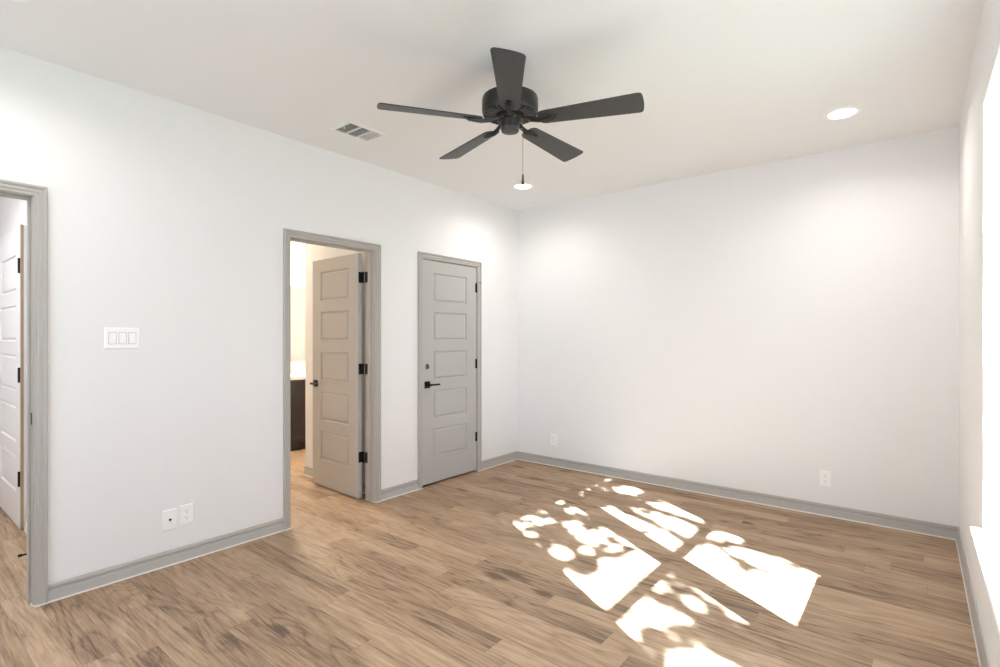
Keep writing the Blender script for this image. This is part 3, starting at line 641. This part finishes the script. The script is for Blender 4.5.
# ---------------------------------------------------------------- outdoors: ground and the tree that dapples the sun
struct(MB().box((X_R+T_R+0.001, -14, -0.40), (18, 14, -0.30)).build('ground', M['ground']), 'dry grass outside the window', 'ground')
LIT = [[(-1.12,3.12),(-1.14,3.41),(-1.0,3.48),(-0.86,3.54),(-0.72,3.55),(-0.58,3.53),(-0.41,3.43),(-0.41,2.99),(-0.44,2.69),(-0.72,2.89)],[(-1.14,3.62),(-1.13,3.7),(-1.04,3.76),(-0.93,3.73),(-0.88,3.65),(-1.0,3.57),(-1.11,3.56)],[(-1.12,3.86),(-1.06,3.86),(-1.09,3.82)],[(-1.73,4.06),(-1.56,4.14),(-1.37,4.05),(-1.18,3.92),(-1.2,3.82),(-1.47,3.91),(-1.63,3.95)],[(-1.82,3.86),(-1.75,3.92),(-1.45,3.86),(-1.2,3.74),(-1.17,3.54),(-1.23,3.51),(-1.47,3.64)],[(-2.01,3.75),(-1.86,3.76),(-1.49,3.57),(-1.19,3.42),(-1.18,3.19),(-1.24,3.22),(-1.36,3.3),(-1.61,3.47),(-1.92,3.63)],[(-1.85,4.28),(-1.85,4.23),(-1.88,4.18),(-1.93,4.15),(-1.99,4.14),(-2.05,4.16),(-2.09,4.21),(-2.1,4.26),(-2.07,4.32),(-2.02,4.35),(-1.95,4.35),(-1.89,4.33)],[(-1.05,2.77),(-1.04,2.74),(-1.04,2.7),(-1.05,2.67),(-1.07,2.65),(-1.09,2.66),(-1.11,2.67),(-1.12,2.71),(-1.12,2.74),(-1.1,2.78),(-1.08,2.79),(-1.06,2.79)],[(-1.07,2.92),(-1.07,2.9),(-1.07,2.88),(-1.08,2.87),(-1.09,2.87),(-1.1,2.87),(-1.11,2.89),(-1.11,2.91),(-1.11,2.92),(-1.1,2.94),(-1.09,2.94),(-1.08,2.93)],[(-0.8,2.6),(-0.81,2.58),(-0.83,2.57),(-0.86,2.58),(-0.9,2.61),(-0.93,2.65),(-0.94,2.69),(-0.93,2.72),(-0.91,2.73),(-0.87,2.71),(-0.83,2.68),(-0.81,2.64)],[(-0.77,2.72),(-0.78,2.7),(-0.8,2.71),(-0.84,2.72),(-0.88,2.75),(-0.9,2.79),(-0.92,2.81),(-0.91,2.83),(-0.88,2.82),(-0.84,2.8),(-0.81,2.77),(-0.78,2.74)],[(-0.61,2.63),(-0.62,2.61),(-0.65,2.61),(-0.68,2.62),(-0.72,2.64),(-0.74,2.67),(-0.75,2.69),(-0.74,2.71),(-0.72,2.71),(-0.68,2.7),(-0.65,2.68),(-0.62,2.65)],[(-1.11,2.19),(-1.09,2.28),(-1.12,2.46),(-1.09,2.58),(-0.97,2.54),(-0.84,2.52),(-0.84,2.44),(-0.95,2.35),(-1.0,2.26),(-0.95,2.17),(-0.99,2.14)],[(-0.82,2.16),(-0.79,2.23),(-0.7,2.28),(-0.62,2.28),(-0.52,2.24),(-0.44,2.16),(-0.73,1.92)],[(-0.72,2.3),(-0.72,2.29),(-0.73,2.28),(-0.75,2.27),(-0.77,2.27),(-0.78,2.28),(-0.79,2.29),(-0.79,2.3),(-0.78,2.31),(-0.76,2.32),(-0.74,2.32),(-0.72,2.31)],[(-1.6,2.52),(-1.57,2.6),(-1.45,2.57),(-1.42,2.64),(-1.51,2.84),(-1.45,2.94),(-1.37,2.93),(-1.41,3.0),(-1.37,3.12),(-1.18,3.06),(-1.2,2.78),(-1.18,2.52),(-1.18,2.27),(-1.24,2.29),(-1.36,2.38)],[(-2.13,3.16),(-2.11,3.11),(-2.11,3.06),(-2.14,3.02),(-2.18,3.0),(-2.23,3.01),(-2.28,3.05),(-2.3,3.1),(-2.3,3.16),(-2.27,3.2),(-2.22,3.22),(-2.17,3.2)],[(-2.14,2.94),(-2.14,2.9),(-2.15,2.89),(-2.19,2.89),(-2.24,2.92),(-2.29,2.96),(-2.32,3.01),(-2.33,3.05),(-2.31,3.06),(-2.27,3.06),(-2.22,3.03),(-2.17,2.99)],[(-2.04,3.19),(-2.02,3.15),(-2.02,3.12),(-2.04,3.09),(-2.07,3.08),(-2.1,3.09),(-2.13,3.12),(-2.14,3.15),(-2.14,3.19),(-2.12,3.22),(-2.1,3.23),(-2.06,3.22)],[(-2.21,3.32),(-2.2,3.3),(-2.21,3.26),(-2.22,3.24),(-2.25,3.23),(-2.28,3.23),(-2.3,3.25),(-2.31,3.28),(-2.31,3.31),(-2.29,3.34),(-2.26,3.35),(-2.23,3.34)],[(-2.24,3.64),(-2.23,3.61),(-2.23,3.58),(-2.24,3.56),(-2.26,3.55),(-2.29,3.56),(-2.31,3.58),(-2.33,3.61),(-2.33,3.64),(-2.31,3.67),(-2.29,3.67),(-2.26,3.66)],[(-2.0,2.92),(-1.99,2.89),(-1.99,2.86),(-2.01,2.84),(-2.04,2.82),(-2.07,2.82),(-2.1,2.84),(-2.11,2.88),(-2.1,2.91),(-2.08,2.94),(-2.05,2.95),(-2.02,2.95)],[(-1.64,2.76),(-1.63,2.72),(-1.64,2.68),(-1.67,2.66),(-1.72,2.67),(-1.76,2.7),(-1.8,2.75),(-1.82,2.8),(-1.8,2.84),(-1.77,2.86),(-1.72,2.85),(-1.67,2.81)],[(-1.58,2.92),(-1.57,2.89),(-1.57,2.86),(-1.59,2.83),(-1.61,2.82),(-1.64,2.83),(-1.66,2.86),(-1.67,2.89),(-1.67,2.93),(-1.66,2.95),(-1.63,2.96),(-1.6,2.95)],[(-1.62,3.17),(-1.6,3.1),(-1.61,3.04),(-1.64,2.99),(-1.69,2.98),(-1.74,2.99),(-1.79,3.03),(-1.81,3.1),(-1.8,3.16),(-1.76,3.21),(-1.71,3.23),(-1.66,3.21)],[(-1.83,3.24),(-1.8,3.17),(-1.8,3.11),(-1.83,3.07),(-1.87,3.06),(-1.92,3.08),(-1.96,3.13),(-1.99,3.2),(-1.99,3.26),(-1.97,3.31),(-1.92,3.32),(-1.87,3.29)],[(-1.92,3.45),(-1.91,3.41),(-1.93,3.38),(-1.98,3.36),(-2.03,3.38),(-2.08,3.42),(-2.12,3.46),(-2.13,3.51),(-2.11,3.54),(-2.06,3.56),(-2.01,3.54),(-1.95,3.5)],[(-1.58,3.27),(-1.58,3.23),(-1.6,3.2),(-1.64,3.2),(-1.69,3.22),(-1.73,3.26),(-1.76,3.31),(-1.77,3.35),(-1.74,3.38),(-1.7,3.38),(-1.65,3.35),(-1.61,3.31)],[(-1.38,3.14),(-1.39,3.11),(-1.41,3.1),(-1.45,3.11),(-1.5,3.13),(-1.54,3.17),(-1.56,3.2),(-1.55,3.23),(-1.53,3.24),(-1.49,3.23),(-1.44,3.21),(-1.4,3.17)],[(-1.46,3.06),(-1.45,3.03),(-1.45,3.0),(-1.47,2.98),(-1.48,2.98),(-1.5,2.98),(-1.52,3.01),(-1.53,3.04),(-1.53,3.07),(-1.52,3.09),(-1.5,3.09),(-1.48,3.08)],[(-1.5,2.95),(-1.49,2.93),(-1.5,2.9),(-1.51,2.89),(-1.52,2.88),(-1.54,2.89),(-1.55,2.9),(-1.56,2.93),(-1.56,2.95),(-1.55,2.97),(-1.53,2.97),(-1.51,2.97)],[(-2.27,3.96),(-2.26,3.94),(-2.26,3.92),(-2.28,3.9),(-2.29,3.89),(-2.31,3.9),(-2.33,3.92),(-2.34,3.94),(-2.34,3.97),(-2.33,3.99),(-2.31,3.99),(-2.29,3.98)],[(-2.26,4.25),(-2.25,4.22),(-2.26,4.19),(-2.27,4.17),(-2.29,4.16),(-2.31,4.17),(-2.33,4.2),(-2.34,4.22),(-2.34,4.25),(-2.32,4.27),(-2.3,4.28),(-2.28,4.27)],[(-2.25,4.48),(-2.24,4.45),(-2.25,4.42),(-2.27,4.39),(-2.29,4.38),(-2.32,4.39),(-2.34,4.41),(-2.35,4.45),(-2.34,4.48),(-2.32,4.5),(-2.3,4.51),(-2.27,4.51)],[(-1.85,4.29),(-1.84,4.24),(-1.88,4.19),(-1.94,4.17),(-2.0,4.17),(-2.07,4.2),(-2.11,4.24),(-2.11,4.3),(-2.08,4.34),(-2.02,4.37),(-1.95,4.36),(-1.88,4.34)],[(-1.9,2.78),(-1.89,2.76),(-1.89,2.74),(-1.9,2.72),(-1.92,2.72),(-1.93,2.72),(-1.95,2.74),(-1.96,2.76),(-1.96,2.77),(-1.95,2.79),(-1.93,2.79),(-1.91,2.79)],[(-2.22,4.04),(-2.22,4.03),(-2.23,4.03),(-2.25,4.03),(-2.28,4.05),(-2.3,4.07),(-2.31,4.08),(-2.31,4.09),(-2.3,4.09),(-2.28,4.09),(-2.25,4.07),(-2.23,4.05)],[(-2.24,3.7),(-2.24,3.69),(-2.25,3.68),(-2.27,3.69),(-2.28,3.7),(-2.3,3.71),(-2.31,3.72),(-2.31,3.73),(-2.3,3.74),(-2.29,3.73),(-2.27,3.72),(-2.25,3.71)],[(-2.04,4.48),(-2.04,4.47),(-2.05,4.46),(-2.07,4.46),(-2.09,4.47),(-2.11,4.48),(-2.13,4.5),(-2.13,4.51),(-2.11,4.52),(-2.09,4.52),(-2.07,4.51),(-2.05,4.5)]]
TWIG = [(-1.05, 3.56), (-0.985, 3.465), (-0.862, 3.348), (-0.707, 3.278), (-0.569, 3.233), (-0.40, 3.20)]
def inside(x, y, poly):
    r = False; j = len(poly)-1
    for i in range(len(poly)):
        xi, yi = poly[i]; xj, yj = poly[j]
        if (yi > y) != (yj > y) and x < (xj-xi)*(y-yi)/(yj-yi+1e-12)+xi: r = not r
        j = i
    return r
def near_lit(x, y, poly, d):
    if inside(x, y, poly): return True
    for i in range(len(poly)):
        (ax, ay), (bx, by) = poly[i-1], poly[i]
        L2_ = (bx-ax)**2+(by-ay)**2 or 1e-9; t = max(0, min(1, ((x-ax)*(bx-ax)+(y-ay)*(by-ay))/L2_))
        if (x-ax-t*(bx-ax))**2+(y-ay-t*(by-ay))**2 < d*d: return True
    return False
SB = -SUN_DIR                                                     # towards the sun, per metre of x
rng = random.Random(11)
fol = MB(); bm = fol.bm; cnt = 0
zone = (-2.55, -0.30, 1.75, 4.75)
sprigs = []
while len(sprigs) < 34:                                           # loose sprigs that mottle the sunny patches
    q = (rng.uniform(-2.35, -0.5), rng.uniform(2.1, 3.9))
    if q[1] > 2.55 and (q[0] < -1.3 or rng.random() < 0.12): sprigs.append(q)
while cnt < 12400:
    x = rng.uniform(zone[0], zone[1]); y = rng.uniform(zone[2], zone[3])
    if cnt >= 12000:
        q = sprigs[cnt % 34]; x, y = q[0]+rng.gauss(0, 0.035), q[1]+rng.gauss(0, 0.022)
    elif any(inside(x, y, p_) for p_ in LIT) and rng.random() > 0.012: continue
    s_ = rng.uniform(3.7, 4.6)
    P = Vector((x, y, 0)) + SB*s_
    # local frame roughly facing the sun, with random tilt
    n_ = (SB.normalized() + Vector((rng.gauss(0, .35), rng.gauss(0, .35), rng.gauss(0, .35)))).normalized()
    a_ = n_.cross(Vector((rng.gauss(0, 1), rng.gauss(0, 1), rng.gauss(0, 1)))).normalized(); b_ = n_.cross(a_)
    Ln, Wd = rng.uniform(0.024, 0.038), rng.uniform(0.014, 0.020)
    ring = [P + a_*Ln, P + a_*Ln*0.35 + b_*Wd, P - a_*Ln*0.5 + b_*Wd*0.8, P - a_*Ln, P - a_*Ln*0.5 - b_*Wd*0.8, P + a_*Ln*0.35 - b_*Wd]
    mid1, mid2 = P + a_*Ln*0.35 - n_*0.004, P - a_*Ln*0.5 - n_*0.004
    v = [bm.verts.new(q) for q in ring] + [bm.verts.new(mid1), bm.verts.new(mid2)]
    for f_ in ((0, 1, 6), (1, 2, 7, 6), (2, 3, 7), (3, 4, 7), (4, 5, 6, 7), (5, 0, 6)): bm.faces.new([v[k] for k in f_])
    cnt += 1
TC = Vector((-1.35, 2.1, 0)) + SB*4.15                              # crown centre
tr = empty('shade_tree', (TC.x+0.9, TC.y-0.7, -0.30), 0, 'leafy tree outside the window that dapples the sunlight', 'tree')
o = fol.build('foliage', M['leaf'], tr); o['kind'] = 'stuff'; o.location = -tr.location
tk = MB(); base = Vector((TC.x+0.9, TC.y-0.7, -0.30))
tk.tube([base, base+Vector((0.03, 0.05, 1.2)), base+Vector((-0.05, 0.0, 2.2)), Vector((-1.1, 1.5, 0)) + SB*4.2, Vector((-1.3, 1.0, 0)) + SB*4.9], [0.15, 0.12, 0.10, 0.045, 0.02], 12)
for path in ([(-1.1, 1.5), (-2.1, 2.3), (-2.55, 3.2), (-2.6, 4.3)], [(-1.1, 1.5), (-0.3, 2.2), (-0.12, 3.2)], [(-1.1, 1.5), (-1.9, 1.8), (-2.8, 2.4)]):
    tk.tube([Vector((x, y, 0)) + SB*(4.3 if i else 4.2) for i, (x, y) in enumerate(path)], [0.035, 0.024, 0.014, 0.008][:len(path)], 8)
tw = [Vector((x, y, 0)) + SB*3.6 for x, y in TWIG]
tk.tube(tw, 0.020, 6)
o = tk.build('trunk', M['bark'], tr, smooth=True); o.location = -tr.location
